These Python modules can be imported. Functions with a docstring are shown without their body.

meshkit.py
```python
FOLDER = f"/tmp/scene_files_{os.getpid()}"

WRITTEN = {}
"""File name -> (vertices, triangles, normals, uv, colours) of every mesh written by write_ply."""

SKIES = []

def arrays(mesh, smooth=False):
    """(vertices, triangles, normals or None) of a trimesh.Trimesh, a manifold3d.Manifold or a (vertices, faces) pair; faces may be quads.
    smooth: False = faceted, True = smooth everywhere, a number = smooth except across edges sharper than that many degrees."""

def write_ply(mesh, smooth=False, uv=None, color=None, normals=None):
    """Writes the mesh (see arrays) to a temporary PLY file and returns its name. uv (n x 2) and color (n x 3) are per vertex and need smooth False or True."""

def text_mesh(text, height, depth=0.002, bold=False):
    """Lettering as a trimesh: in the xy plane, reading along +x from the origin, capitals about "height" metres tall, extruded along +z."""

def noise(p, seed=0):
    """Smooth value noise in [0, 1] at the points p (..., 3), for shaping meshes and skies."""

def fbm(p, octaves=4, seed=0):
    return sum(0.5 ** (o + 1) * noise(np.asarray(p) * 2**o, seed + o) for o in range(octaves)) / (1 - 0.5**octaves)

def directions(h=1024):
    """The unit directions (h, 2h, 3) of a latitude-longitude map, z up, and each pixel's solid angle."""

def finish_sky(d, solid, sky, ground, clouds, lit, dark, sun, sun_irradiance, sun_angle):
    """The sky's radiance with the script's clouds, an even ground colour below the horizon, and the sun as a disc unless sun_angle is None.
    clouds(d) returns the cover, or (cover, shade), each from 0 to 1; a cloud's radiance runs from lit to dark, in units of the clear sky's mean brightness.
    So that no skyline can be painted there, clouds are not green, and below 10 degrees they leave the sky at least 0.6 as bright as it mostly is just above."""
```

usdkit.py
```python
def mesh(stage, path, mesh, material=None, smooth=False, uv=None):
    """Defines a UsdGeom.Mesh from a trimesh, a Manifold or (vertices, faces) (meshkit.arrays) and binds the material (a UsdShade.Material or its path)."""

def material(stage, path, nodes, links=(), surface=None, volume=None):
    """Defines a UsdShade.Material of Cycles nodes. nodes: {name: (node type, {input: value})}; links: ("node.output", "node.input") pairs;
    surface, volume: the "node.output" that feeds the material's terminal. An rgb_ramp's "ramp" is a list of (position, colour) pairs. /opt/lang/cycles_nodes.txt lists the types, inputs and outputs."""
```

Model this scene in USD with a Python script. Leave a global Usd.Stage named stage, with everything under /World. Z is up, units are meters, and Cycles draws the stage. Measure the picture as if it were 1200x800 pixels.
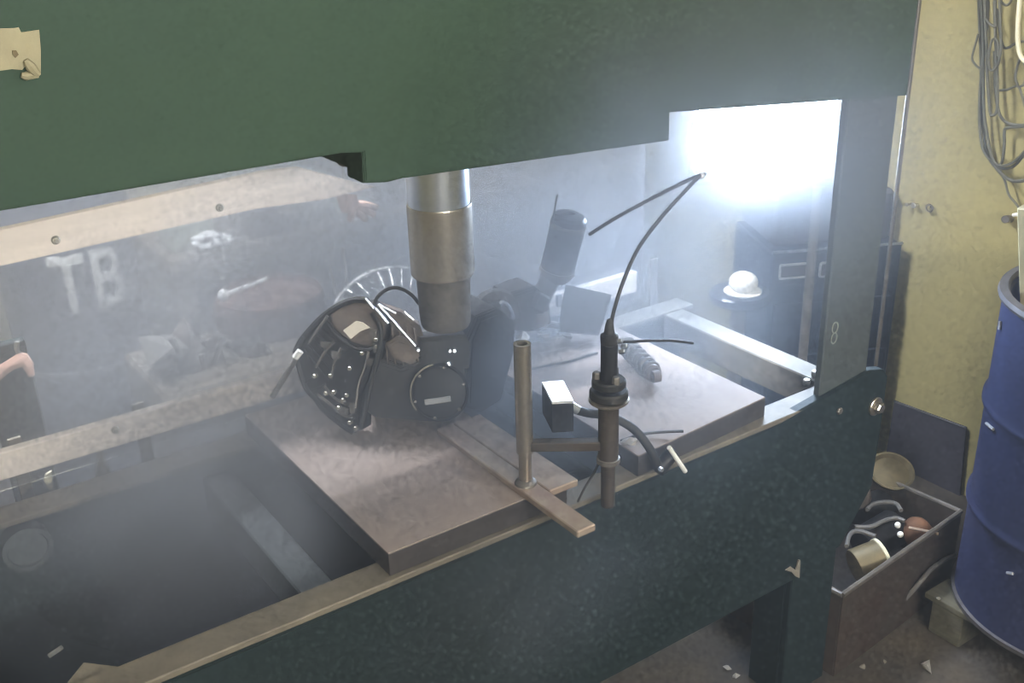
import math, random
import numpy as np, trimesh, usdkit, meshkit
from shapely.geometry import Polygon
from pxr import Usd, UsdGeom, UsdLux, UsdShade, Gf, Sdf

random.seed(7)
rng = np.random.default_rng(7)
stage = Usd.Stage.CreateInMemory()
UsdGeom.SetStageUpAxis(stage, UsdGeom.Tokens.z)
UsdGeom.SetStageMetersPerUnit(stage, 1.0)
UsdGeom.Xform.Define(stage, '/World')
UsdGeom.Scope.Define(stage, '/World/Looks')

# ------------------------------------------------------------------ camera
EXPOSURE = 0.0
F_PX = 1251.72
ROT = np.array([[0.82068593, -0.25030921, 0.51363401],      # world axes in camera axes (right, down, forward)
                [-0.5706928, -0.31503212, 0.75833006],
                [-0.02800579, -0.91547805, -0.40139209]])
u_, s_, vt_ = np.linalg.svd(ROT)
ROT = u_ @ vt_
EYE = np.array([0.0, 0.0, 1.85])
cam = UsdGeom.Camera.Define(stage, '/World/camera')
m4 = np.eye(4)
m4[0, :3], m4[1, :3], m4[2, :3], m4[3, :3] = ROT @ [1, 0, 0], ROT @ [0, -1, 0], ROT @ [0, 0, -1], EYE
cam.AddTransformOp().Set(Gf.Matrix4d(*m4.ravel().tolist()))
cam.CreateHorizontalApertureAttr(36.0)
cam.CreateVerticalApertureAttr(24.0)
cam.CreateFocalLengthAttr(F_PX / 1200 * 36.0)
cam.CreateClippingRangeAttr(Gf.Vec2f(0.02, 50))
cam.CreateExposureAttr(EXPOSURE)

# ------------------------------------------------------------------ lights and air: the numbers
CEILING_POWER = 70.0       # radiance of the fluorescent tubes
BACK_FILL_POWER = 950.0    # radiance of the unseen tubes added to light the smoke behind the press
FRONT_FILL_POWER = 360.0    # radiance of the unseen tubes added behind the camera for batten and beam
FLOOD_POWER = 125.0         # radiance of the LED panel
HAZE = 0.03                 # density of the thin smoke that fills the room
BANK = 0.85                 # density of the smoke behind the shield
SMOKE = 2.4                 # peak density of the thick smoke round the press
CEILING_TINT = (1.0, 0.96, 0.88)
FLOOD_TINT = (0.62, 0.77, 1.0)


def at(px, py, X=None, Y=None, Z=None):
    """The world point seen at a pixel of the 1200x800 frame on one of the planes X=, Y= or Z=."""
    d = ROT @ np.array([(px - 600) / F_PX, (py - 400) / F_PX, 1.0])
    for i, v in enumerate((X, Y, Z)):
        if v is not None:
            return EYE + (v - EYE[i]) / d[i] * d


def at_plane(px, py, p0, n):
    d = ROT @ np.array([(px - 600) / F_PX, (py - 400) / F_PX, 1.0])
    return EYE + np.dot(np.asarray(p0) - EYE, n) / np.dot(d, n) * d


def unit(v):
    v = np.asarray(v, float)
    return v / np.linalg.norm(v)


# ------------------------------------------------------------------ materials
def mat(name, col, rough=0.55, metal=0.0, var=0.25, scale=9.0, col2=None, bump=0.0, bscale=60.0, stretch=(1, 1, 1), spec=0.5, detail=4.0):
    c1 = np.array(col)
    c2 = np.array(col2) if col2 is not None else c1 * (1 - var)
    nodes = {"g": ("geometry", {}), "mp": ("mapping", {"scale": stretch}),
             "n": ("noise_texture", {"scale": scale, "detail": detail, "roughness": 0.6}),
             "r": ("rgb_ramp", {"ramp": [(0.32, tuple(c2)), (0.68, tuple(c1))]}),
             "p": ("principled_bsdf", {"metallic": metal, "roughness": rough, "specular_ior_level": spec})}
    links = [("g.position", "mp.vector"), ("mp.vector", "n.vector"), ("n.fac", "r.fac"), ("r.color", "p.base_color")]
    if bump:
        nodes["bn"] = ("noise_texture", {"scale": bscale, "detail": 3.0})
        nodes["b"] = ("bump", {"strength": bump, "distance": 0.004})
        links += [("mp.vector", "bn.vector"), ("bn.fac", "b.height"), ("b.normal", "p.normal")]
    return usdkit.material(stage, '/World/Looks/' + name, nodes, links, surface="p.BSDF")


M = {}
M['green'] = mat('green_paint', (0.028, 0.050, 0.035), 0.7, scale=1.6, col2=(0.0265, 0.047, 0.036), spec=0.12)
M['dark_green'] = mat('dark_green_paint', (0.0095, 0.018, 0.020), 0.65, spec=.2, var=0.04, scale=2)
M['pillar'] = mat('pillar_paint', (0.052, 0.062, 0.066), 0.65, spec=.25, var=0.12, scale=4)
M['rail'] = mat('bare_rail_steel', (0.17, 0.15, 0.118), 0.6, 0.1, spec=.3, var=0.35, scale=14, bump=0.15)
M['plate'] = mat('plate_steel', (0.275, 0.23, 0.205), 0.68, 0.05, spec=.25, col2=(0.245, 0.195, 0.17), scale=5, bump=0.04, bscale=90)
M['bar'] = mat('worn_bar_steel', (0.42, 0.35, 0.28), 0.5, 0.4, col2=(0.28, 0.2, 0.16), scale=16, bump=0.15)
M['chrome'] = mat('bright_chrome', (0.66, 0.71, 0.80), 0.3, 1.0, var=0.05, scale=4)
M['satin'] = mat('satin_steel', (0.5, 0.46, 0.40), 0.32, 0.9, var=0.25, scale=20, stretch=(1, 1, .1))
M['dull'] = mat('dull_steel', (0.2, 0.185, 0.17), 0.5, 0.7, var=0.35, scale=18)
M['black'] = mat('black_engine_paint', (0.013, 0.013, 0.015), 0.5, spec=.25, var=0.3, scale=25)
M['rubber'] = mat('black_rubber', (0.014, 0.014, 0.015), 0.6, var=0.3, scale=30)
M['plastic'] = mat('black_plastic', (0.014, 0.015, 0.018), 0.5, spec=.25, var=0.3, scale=20)
M['alloy'] = mat('cast_alloy', (0.17, 0.14, 0.12), 0.6, 0.2, var=0.6, scale=26, spec=.3, bump=0.4)
M['broken'] = mat('broken_alloy', (0.6, 0.55, 0.5), 0.45, 0.5, var=0.5, scale=40, bump=0.5)
M['label'] = mat('cream_label', (0.72, 0.66, 0.55), 0.6, var=0.1)
M['grey_label'] = mat('grey_badge', (0.22, 0.23, 0.25), 0.4, var=0.1)
M['white'] = mat('white_plastic', (0.78, 0.78, 0.76), 0.45, var=0.08)
M['batten'] = mat('pale_batten_wood', (0.84, 0.76, 0.70), 0.6, var=0.16, scale=6, stretch=(.3, 1, 4), bump=0.05)
M['dark_steel'] = mat('browned_steel', (0.085, 0.072, 0.062), 0.45, 0.5, var=0.3, scale=20)
M['lid'] = mat('glossy_white_lid', (0.85, 0.85, 0.84), 0.35, 0.5, var=0.02)
M['screw'] = mat('zinc_screw', (0.65, 0.62, 0.56), 0.3, 0.9, var=0.1)
M['wall'] = mat('yellow_green_wall', (0.25, 0.216, 0.095), 0.8, spec=.2, col2=(0.246, 0.213, 0.094), scale=1.6)
M['ceiling'] = mat('ceiling_paint', (0.5, 0.48, 0.42), 0.8, var=0.1)
M['floor'] = mat('dirty_concrete', (0.075, 0.06, 0.043), 0.85, spec=.2, col2=(0.035, 0.032, 0.031), scale=5, bump=0.3, bscale=30)
M['chip'] = mat('pale_chip', (0.22, 0.20, 0.17), 0.7, var=0.2, scale=40)
M['drum'] = mat('blue_drum_paint', (0.026, 0.033, 0.085), 0.5, spec=.3, var=0.2, scale=6)
M['drum_rim'] = mat('drum_rim_steel', (0.16, 0.15, 0.16), 0.45, 0.5, var=0.4, scale=20)
M['scuff'] = mat('bare_scuff', (0.42, 0.42, 0.45), 0.5, 0.3, var=0.3, scale=50)
M['old_drum'] = mat('faded_blue_drum', (0.06, 0.075, 0.11), 0.5, var=0.3, scale=6)
M['letter'] = mat('white_letter_paint', (0.62, 0.62, 0.58), 0.6, var=0.15, scale=30)
M['rust'] = mat('rust_brown', (0.21, 0.105, 0.075), 0.8, spec=.2, var=0.4, scale=10)
M['orange'] = mat('orange_rust', (0.15, 0.066, 0.03), 0.8, var=0.4, scale=20)
M['brass'] = mat('tarnished_brass', (0.17, 0.135, 0.07), 0.55, 0.3, var=0.4, scale=18)
M['wood'] = mat('grey_pallet_wood', (0.10, 0.092, 0.06), 0.85, var=0.4, scale=12, stretch=(6, .5, 6), bump=0.2)
M['bench_wood'] = mat('bench_wood', (0.24, 0.20, 0.15), 0.7, var=0.3, scale=8)
M['trough'] = mat('trough_steel', (0.05, 0.044, 0.038), 0.6, 0.2, col2=(0.05, 0.032, 0.024), scale=10)
M['trough_rim'] = mat('trough_rim_steel', (0.14, 0.125, 0.11), 0.5, 0.3, var=0.3, scale=20)
M['panel'] = mat('dark_violet_panel', (0.03, 0.028, 0.038), 0.6, var=0.2)
M['cable'] = mat('dark_grey_cable', (0.085, 0.083, 0.062), 0.6, var=0.2)
M['cord'] = mat('white_cord', (0.62, 0.58, 0.42), 0.6, var=0.1)
M['hose'] = mat('grey_hose', (0.13, 0.125, 0.12), 0.6, var=0.2)
M['tape'] = mat('masking_tape', (0.26, 0.235, 0.15), 0.75, var=0.15, scale=30, bump=0.25, bscale=45)
M['tape_hole'] = mat('tape_stain', (0.13, 0.10, 0.05), 0.8)
M['pale_wood'] = mat('pale_ash_wood', (0.38, 0.33, 0.19), 0.6, var=0.2, scale=14, stretch=(4, 4, .3))
M['box_blue'] = mat('dark_blue_case', (0.018, 0.03, 0.055), 0.35, var=0.3)
M['box_violet'] = mat('dark_grey_case', (0.04, 0.038, 0.045), 0.35, var=0.3)
M['green_case'] = mat('pale_green_case', (0.42, 0.45, 0.34), 0.6, var=0.15)
M['pink'] = mat('pink_rubber_glove', (0.62, 0.40, 0.32), 0.6, var=0.2)
M['wire'] = mat('galvanised_wire', (0.55, 0.54, 0.53), 0.35, 0.8, var=0.2)
M['housing'] = mat('lamp_housing', (0.5, 0.51, 0.53), 0.4, 0.4, var=0.1)
M['chalk'] = mat('chalk_mark', (0.22, 0.25, 0.22), 0.8, var=0.3, scale=60)


def glow(name, tint, power):
    return usdkit.material(stage, '/World/Looks/' + name, {"e": ("emission", {"color": tint, "strength": power})}, [], surface="e.emission")


M['led'] = glow('led_glow', FLOOD_TINT, FLOOD_POWER)
M['tube'] = glow('tube_glow', CEILING_TINT, CEILING_POWER)
M['back_fill'] = glow('back_fill_glow', (0.93, 0.95, 1.0), BACK_FILL_POWER)
M['front_fill'] = glow('front_fill_glow', CEILING_TINT, FRONT_FILL_POWER)
# clear plastic sheet: see-through with a dusty, slightly wavy gloss
M['sheet'] = usdkit.material(stage, '/World/Looks/clear_plastic_sheet', {
    "g": ("geometry", {}), "mp": ("mapping", {"scale": (1.0, 1.0, 7.0)}), "n": ("noise_texture", {"scale": 5.0, "detail": 3.0}),
    "b": ("bump", {"strength": 0.5, "distance": 0.006}), "f": ("fresnel", {"IOR": 1.45}),
    "t": ("transparent_bsdf", {"color": (0.93, 0.94, 0.95)}), "s": ("glossy_bsdf", {"color": (0.95, 0.95, 0.97), "roughness": 0.16}),
    "d": ("diffuse_bsdf", {"color": (0.75, 0.73, 0.72)}), "mx": ("mix_closure", {}), "dust": ("mix_closure", {"fac": 0.07})},
    [("g.position", "mp.vector"), ("mp.vector", "n.vector"), ("n.fac", "b.height"), ("b.normal", "s.normal"), ("f.fac", "mx.fac"),
     ("t.BSDF", "mx.closure1"), ("s.BSDF", "mx.closure2"), ("mx.closure", "dust.closure1"), ("d.BSDF", "dust.closure2")], surface="dust.closure")
M['haze'] = usdkit.material(stage, '/World/Looks/thin_haze', {"v": ("principled_volume", {"color": (0.87, 0.92, 0.99), "density": HAZE, "anisotropy": 0.45})}, [], volume="v.volume")


# ------------------------------------------------------------------ shapes
def frame_of(d):
    d = unit(d)
    a = np.array([0, 0, 1.0]) if abs(d[2]) < 0.9 else np.array([1.0, 0, 0])
    x = unit(np.cross(a, d))
    return x, np.cross(d, x), d


def cat(*ms):
    ms = [trimesh.Trimesh(np.array(m.vertices), np.array(m.faces), process=False) for m in ms]
    return trimesh.util.concatenate(ms) if len(ms) > 1 else ms[0]


def hull(pts):
    return trimesh.convex.convex_hull(np.asarray(pts, float))


def obox(c, axes, half, bev=0.003):
    """A box with chamfered edges: centre, three unit axes, half sizes."""
    c, h = np.asarray(c, float), np.asarray(half, float)
    A = np.array([unit(a) for a in axes])
    b = min(bev, 0.45 * h.min())
    pts = []
    for sx in (-1, 1):
        for sy in (-1, 1):
            for sz in (-1, 1):
                s = np.array([sx, sy, sz])
                for k in range(3):
                    q = h - b
                    q[k] = h[k]
                    pts.append(c + (s * q) @ A)
    return hull(pts)


EX, EY, EZ = np.eye(3)


def box(x0, x1, y0, y1, z0, z1, bev=0.003):
    return obox(((x0 + x1) / 2, (y0 + y1) / 2, (z0 + z1) / 2), (EX, EY, EZ), ((x1 - x0) / 2, (y1 - y0) / 2, (z1 - z0) / 2), bev)


def spline(pts, n=6):
    p = np.asarray(pts, float)
    if len(p) < 3:
        return p
    q = np.vstack([2 * p[0] - p[1], p, 2 * p[-1] - p[-2]])
    out = []
    for i in range(1, len(q) - 2):
        for t in np.linspace(0, 1, n, endpoint=False):
            a, b, c, d = q[i - 1], q[i], q[i + 1], q[i + 2]
            out.append(0.5 * (2 * b + (c - a) * t + (2 * a - 5 * b + 4 * c - d) * t * t + (3 * b - a - 3 * c + d) * t ** 3))
    out.append(p[-1])
    return np.array(out)


def tube(pts, r, n=8, smooth=6, closed=False):
    p = spline(pts, smooth) if smooth else np.asarray(pts, float)
    k = len(p)
    r = np.interp(np.linspace(0, 1, k), np.linspace(0, 1, np.size(r)), np.atleast_1d(r))
    t = np.gradient(p, axis=0)
    t /= np.linalg.norm(t, axis=1, keepdims=True) + 1e-12
    x = frame_of(t[0])[0]
    rings = []
    for i in range(k):
        x = unit(x - t[i] * np.dot(x, t[i]))
        y = np.cross(t[i], x)
        a = np.linspace(0, 2 * np.pi, n, endpoint=False)
        rings.append(p[i] + r[i] * (np.outer(np.cos(a), x) + np.outer(np.sin(a), y)))
    v = np.vstack(rings + [p[:1], p[-1:]])
    f = []
    for i in range(k - 1):
        for j in range(n):
            a, b = i * n + j, i * n + (j + 1) % n
            f += [[a, b, b + n], [a, b + n, a + n]]
    for j in range(n):
        f += [[k * n, (j + 1) % n, j], [k * n + 1, (k - 1) * n + j, (k - 1) * n + (j + 1) % n]]
    return trimesh.Trimesh(v, f, process=False)


def lathe(profile, p0, d, n=32):
    """profile: (radius, height along d) pairs from p0."""
    x, y, z = frame_of(d)
    a = np.linspace(0, 2 * np.pi, n, endpoint=False)
    ring = np.outer(np.cos(a), x) + np.outer(np.sin(a), y)
    v = np.vstack([np.asarray(p0) + z * h + max(r, 1e-5) * ring for r, h in profile])
    f = []
    for i in range(len(profile) - 1):
        for j in range(n):
            p, q = i * n + j, i * n + (j + 1) % n
            f += [[p, q, q + n], [p, q + n, p + n]]
    return trimesh.Trimesh(v, f, process=False)


def cyl(p0, p1, r, n=24, bev=0.002):
    p0, p1 = np.asarray(p0, float), np.asarray(p1, float)
    L = np.linalg.norm(p1 - p0)
    b = min(bev, r * .4, L * .4)
    return lathe([(0, 0), (r - b, 0), (r, b), (r, L - b), (r - b, L), (0, L)], p0, p1 - p0, n)


def pipe(p0, p1, r, ri, n=24):
    p0, p1 = np.asarray(p0, float), np.asarray(p1, float)
    L = np.linalg.norm(p1 - p0)
    return lathe([(ri, 0), (r, 0), (r, L), (ri, L), (ri, L * .3), (0, L * .3)], p0, p1 - p0, n)


def slab(outline, n, t, bev=0.0):
    """An outline of world points (about planar, normal n towards the viewer) given a thickness t away from the viewer."""
    P = np.asarray(outline, float)
    n = unit(n)
    c = P.mean(0)
    x, y, _ = frame_of(n)
    q = np.c_[(P - c) @ x, (P - c) @ y]
    g = Polygon(q).buffer(0)
    parts = []
    def ext(poly, h0, h1):
        m = trimesh.creation.extrude_polygon(poly, h1 - h0)
        w = np.array(m.vertices)
        return trimesh.Trimesh(c + np.outer(w[:, 0], x) + np.outer(w[:, 1], y) + np.outer(w[:, 2] + h0, n), m.faces, process=False)
    if bev:
        parts = [ext(g, -t, -bev)]
        for k in range(1, 4):
            gi = g.buffer(-bev * (1 - math.cos(k / 3 * math.pi / 2)) - 1e-5, join_style=1)
            if gi.is_empty or gi.geom_type != 'Polygon':
                break
            parts.append(ext(gi, -bev + bev * (k - 1) / 3 * .999, -bev + bev * k / 3))
        return cat(*parts)
    return ext(g, -t, 0)


def lump(c, r, seed=0, amp=0.25, freq=3.0, sub=3, axes=None):
    m = trimesh.creation.icosphere(sub, 1.0)
    v = np.array(m.vertices)
    ph = np.random.default_rng(seed).uniform(0, 6, (3, 3))
    d = sum(np.sin(freq * (v @ unit(np.random.default_rng(seed + k).normal(size=3))) + ph[k, 0]) for k in range(3)) / 3
    v = v * (1 + amp * d[:, None]) * np.asarray(r)
    if axes is not None:
        v = v @ np.array([unit(a) for a in axes])
    return trimesh.Trimesh(v + np.asarray(c), m.faces, process=False)


def shard(c, r, seed, n=11, flat=0.6):
    g = np.random.default_rng(seed)
    return hull(np.asarray(c) + g.normal(size=(n, 3)) * np.array([r, r, r * flat]) * .6)


# ------------------------------------------------------------------ objects
used = {}


def numbered(path):
    k = used.get(path, 0)
    used[path] = k + 1
    return path if k == 0 else f"{path}_{k:03d}"


class Thing:
    def __init__(self, name, label=None, cat_=None, base=(0, 0, 0), group=None, kind=None):
        self.path = numbered('/World/' + name)
        self.base = np.asarray(base, float)
        x = UsdGeom.Xform.Define(stage, self.path)
        x.AddTranslateOp().Set(Gf.Vec3d(*map(float, self.base)))
        tag(x.GetPrim(), label, cat_, group, kind)

    def part(self, name, mesh, m, parent=None, smooth=35, label=None):
        path = numbered((parent or self.path) + '/' + name)
        mm = trimesh.Trimesh(np.array(mesh.vertices) - self.base, np.array(mesh.faces), process=False)
        g = usdkit.mesh(stage, path, mm, M[m], smooth=smooth)
        if label:
            g.GetPrim().SetCustomDataByKey('label', label)
        return path


def tag(p, label=None, cat_=None, group=None, kind=None):
    for k, v in (('label', label), ('category', cat_), ('group', group), ('kind', kind)):
        if v:
            p.SetCustomDataByKey(k, v)


def one(name, mesh, m, label=None, cat_=None, group=None, kind=None, smooth=35):
    g = usdkit.mesh(stage, numbered('/World/' + name), mesh, M[m] if isinstance(m, str) else m, smooth=smooth)
    tag(g.GetPrim(), label, cat_, group, kind)
    return g


def stud(p, n, r=0.006, h=0.006, sides=6):
    """A hexagonal bolt head on a surface at p facing n."""
    return cyl(np.asarray(p) - unit(n) * 0.001, np.asarray(p) + unit(n) * h, r, sides, r * .25)


# ------------------------------------------------------------------ the room
RX0, RX1, RY0, RY1, RH = -2.4, 2.8, -2.2, 4.3, 3.0
one('floor', box(RX0 - .1, RX1 + .1, RY0 - .1, RY1 + .1, -.1, 0, 0), 'floor', 'dark dirty concrete workshop floor littered with pale chips', 'floor', kind='structure')
one('ceiling', box(RX0 - .1, RX1 + .1, RY0 - .1, RY1 + .1, RH, RH + .1, 0), 'ceiling', 'plain pale workshop ceiling', 'ceiling', kind='structure')
one('wall_right', box(RX1, RX1 + .1, RY0 - .1, RY1 + .1, 0, RH, 0), 'wall', 'yellow green painted wall right of the press', 'wall', kind='structure')
one('wall_left', box(RX0 - .1, RX0, RY0 - .1, RY1 + .1, 0, RH, 0), 'wall', 'yellow green painted wall left of the press', 'wall', kind='structure')
one('wall_back', box(RX0, RX1, RY1, RY1 + .1, 0, RH, 0), 'wall', 'yellow green painted wall far behind the press', 'wall', kind='structure')
one('wall_front', box(RX0, RX1, RY0 - .1, RY0, 0, RH, 0), 'wall', 'yellow green painted wall behind the camera', 'wall', kind='structure')

# fluorescent ceiling fixtures outside the frame; the back one is added to light the smoke
for k, (x, y) in enumerate(((1.5, -0.2), (0.5, 2.75))):
    t = Thing('ceiling_light', ('twin tube ceiling light above the front of the press', 'unseen twin tube light added above the back to light the smoke')[k], 'ceiling light', (x, y, RH - .06))
    t.part('housing', box(x - .65, x + .65, y - .1, y + .1, RH - .05, RH - .001), 'white')
    for s in (-.05, .05):
        t.part('tube', cyl((x - .6, y + s, RH - .07), (x + .6, y + s, RH - .07), .016, 12), ('tube', 'back_fill')[k])
t = Thing('front_fill_light', 'unseen long twin tube light added on the wall behind the camera', 'fill light', (0.2, RY0 + .03, 2.2))  # added fixture, hung low so its light gets under the beam
t.part('housing', box(-.75, 1.15, RY0 + .001, RY0 + .05, 2.08, 2.32), 'white')
for s in (-.06, .06):
    t.part('tube', cyl((-.7, RY0 + .085, 2.2 + s), (1.1, RY0 + .085, 2.2 + s), .019, 12), 'front_fill')

# ------------------------------------------------------------------ the hydraulic press
YF = 1.30                        # its front plane
TOP = 0.81                       # top of the table rails
press = Thing('hydraulic_press', 'large green hydraulic press with a steel table and a vertical ram', 'hydraulic press', (0.95, 1.6, 0))
prof = [(-140, 271), (0, 248), (400, 180), (425, 179), (427, 215), (455, 214), (470, 210), (785, 165), (786, 132), (1063, 112)]
pts = [at(px, py, Y=YF) for px, py in prof]
xr = at(1072, 40, Y=YF)[0]
pts = [(-.25, YF, 2.35), (-.25, YF, pts[0][2])] + pts + [(xr, YF, pts[-1][2]), (xr, YF, 2.35)]
press.part('top_beam', slab(pts, -EY, .05, .004), 'green', smooth=25)
press.part('top_beam', box(-.25, xr, 1.40, 1.93, 1.58, 2.35), 'green', label='rear box of the green top beam')
# block that hangs lower round the ram
bl, br_ = at(427, 215, Y=YF), at(785, 165, Y=YF)
press.part('ram_housing', box(bl[0] + .01, br_[0] - .01, YF + .045, 1.90, 1.47, 1.70), 'green')
for px in (405, 417):
    p = at(px, 184, Y=1.40)
    press.part('bolt', cyl(p + (0, 0, -.012), p + (0, 0, .06), .012, 6), 'dull')
# pillars
def channel(x0, x1, y0, y1, z0, z1, name, m, lip=.018):
    a = press.part(name, cat(box(x0, x1, y0, y0 + lip, z0, z1), box(x1 - lip, x1, y0 + lip, y1, z0, z1)), m)
    return a
PX0, PX1 = 1.664, 1.815
channel(PX0, PX1, YF + .005, YF + .085, TOP + .001, 1.60, 'pillar', 'pillar')
channel(-.22, -.06, YF + .005, YF + .085, TOP + .001, 1.60, 'pillar', 'pillar')
channel(-.22, -.06, 1.86, 1.93, TOP + .001, 1.60, 'pillar', 'pillar')
q0, q1 = at(1066, 118, Y=YF + .04), at(1032, 425, Y=YF + .04)
press.part('guide_strip', box(q1[0] - .003, q1[0] + .006, YF + .050, YF + .056, .80, 1.60), 'dull')
p = at(978, 390, Y=YF + .004)
for dz in (-.012, .012):
    a = np.linspace(0, 2 * np.pi, 13)
    press.part('paint_mark', tube([p + (.009 * math.cos(t), 0, dz + .012 * math.sin(t)) for t in a], .0016, 5, 0), 'chalk')
# table: front panel with an end plate whose outline goes up past the rail
end = [(897, 497), (1020, 434), (1036, 433), (1041, 441), (1033, 500), (1022, 570), (1006, 600), (985, 640), (940, 665)]
ep = [at(px, py, Y=YF - .004) for px, py in end]
zb = .37
front = [(-.25, YF - .004, TOP - .012), ] + [(ep[0][0], YF - .004, TOP - .012)] + [tuple(e) for e in ep[1:-1]] + [(1.64, YF - .004, zb), (-.25, YF - .004, zb)]
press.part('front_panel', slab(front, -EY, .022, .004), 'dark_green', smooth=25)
press.part('front_rail', box(-.25, 1.84, YF - .003, YF + .058, TOP - .012, TOP, .002), 'rail')
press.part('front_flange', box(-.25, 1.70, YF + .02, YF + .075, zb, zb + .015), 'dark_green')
BY0, BY1 = 1.868, 1.93
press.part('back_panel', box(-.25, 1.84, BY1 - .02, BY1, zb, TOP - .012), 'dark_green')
press.part('back_rail', box(-.25, 1.84, BY0, BY1 + .002, TOP - .012, TOP, .002), 'rail')
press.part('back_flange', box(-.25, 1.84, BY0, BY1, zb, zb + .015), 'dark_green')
press.part('cross_rail', box(1.735, 1.80, YF + .058, BY0, TOP - .075, TOP - .002), 'rail')
press.part('cross_rail', cat(box(.52, .58, YF + .03, BY0 + .02, TOP - .13, TOP - .05)), 'pillar')
press.part('cross_rail', box(-.20, -.12, YF + .058, BY0, TOP - .075, TOP - .002), 'rail')
for x in (1.02, 1.12):
    press.part('inner_web', box(x - .008, x + .008, YF + .03, BY1 - .02, zb, TOP - .02), 'dark_green')
gs = [at(px, py, Z=TOP - .006) for px, py in ((72, 808), (98, 776), (150, 782), (135, 808))]
press.part('gusset', slab(gs, EZ, .01), 'rail')
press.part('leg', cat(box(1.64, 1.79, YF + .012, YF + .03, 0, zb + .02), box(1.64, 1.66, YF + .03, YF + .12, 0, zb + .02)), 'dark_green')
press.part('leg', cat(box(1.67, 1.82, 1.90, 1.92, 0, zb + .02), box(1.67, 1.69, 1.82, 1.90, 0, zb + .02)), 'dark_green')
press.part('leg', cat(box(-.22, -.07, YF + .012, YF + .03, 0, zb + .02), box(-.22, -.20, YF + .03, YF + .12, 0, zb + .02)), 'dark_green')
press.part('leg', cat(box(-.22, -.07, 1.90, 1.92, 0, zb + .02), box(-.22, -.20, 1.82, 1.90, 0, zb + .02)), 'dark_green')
p = at(1026, 476, Y=YF - .006)
press.part('bolt', cat(cyl(p + (0, .01, 0), p - (0, .004, 0), .022, 24), stud(p - (0, .004, 0), -EY, .014, .014)), 'satin', label='round bolt head on the right end of the table')
p = at(983, 481, Y=YF - .005)
press.part('bolt', stud(p, -EY, .009, .006), 'dull')
for px, py in ((945, 450), (955, 440), (959, 446)):
    p = at(px, py, Z=TOP)
    press.part('bolt', stud(p, EZ, .009, .012), 'satin')
c = at(28, 634, Y=BY1 - .025)
press.part('boss', lathe([(0, .0), (.044, .0), (.044, .035), (.036, .035), (.034, .03), (0, .03)], c, -EY, 40), 'pillar', label='round boss on the inner side of the back panel')
p = at(65, 763, Y=BY1 - .022)
press.part('panel_scrape', obox(p, ((.95, 0, .3), EY, (-.3, 0, .95)), (.015, .004, .004), .001), 'white', label='small white scrape on the back panel low in the open left bay')  # white bit stands for a scrape on the back panel
# ram
RXc, RYc = at(518, 300, Y=1.62)[0], 1.62
zr = lambda py: at(518, py, Y=RYc - .05)[2]
ram = press.part('ram', cyl((RXc, RYc, zr(250)), (RXc, RYc, 1.6), .0565, 64, .001), 'chrome', smooth=40, label='bright chrome ram rod')
press.part('ram_sleeve', lathe([(.03, 0), (.0575, 0), (.0595, .003), (.0595, zr(248) - zr(333) - .004), (.0585, zr(248) - zr(333)), (.03, zr(248) - zr(333))], (RXc, RYc, zr(333)), EZ, 64), 'satin', ram)
press.part('ram_tip', lathe([(0, 0), (.044, 0), (.047, .006), (.049, .03), (.050, zr(333) - zr(396)), (0, zr(333) - zr(396))], (RXc, RYc, zr(396)), EZ, 64), 'dull', ram)

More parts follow.
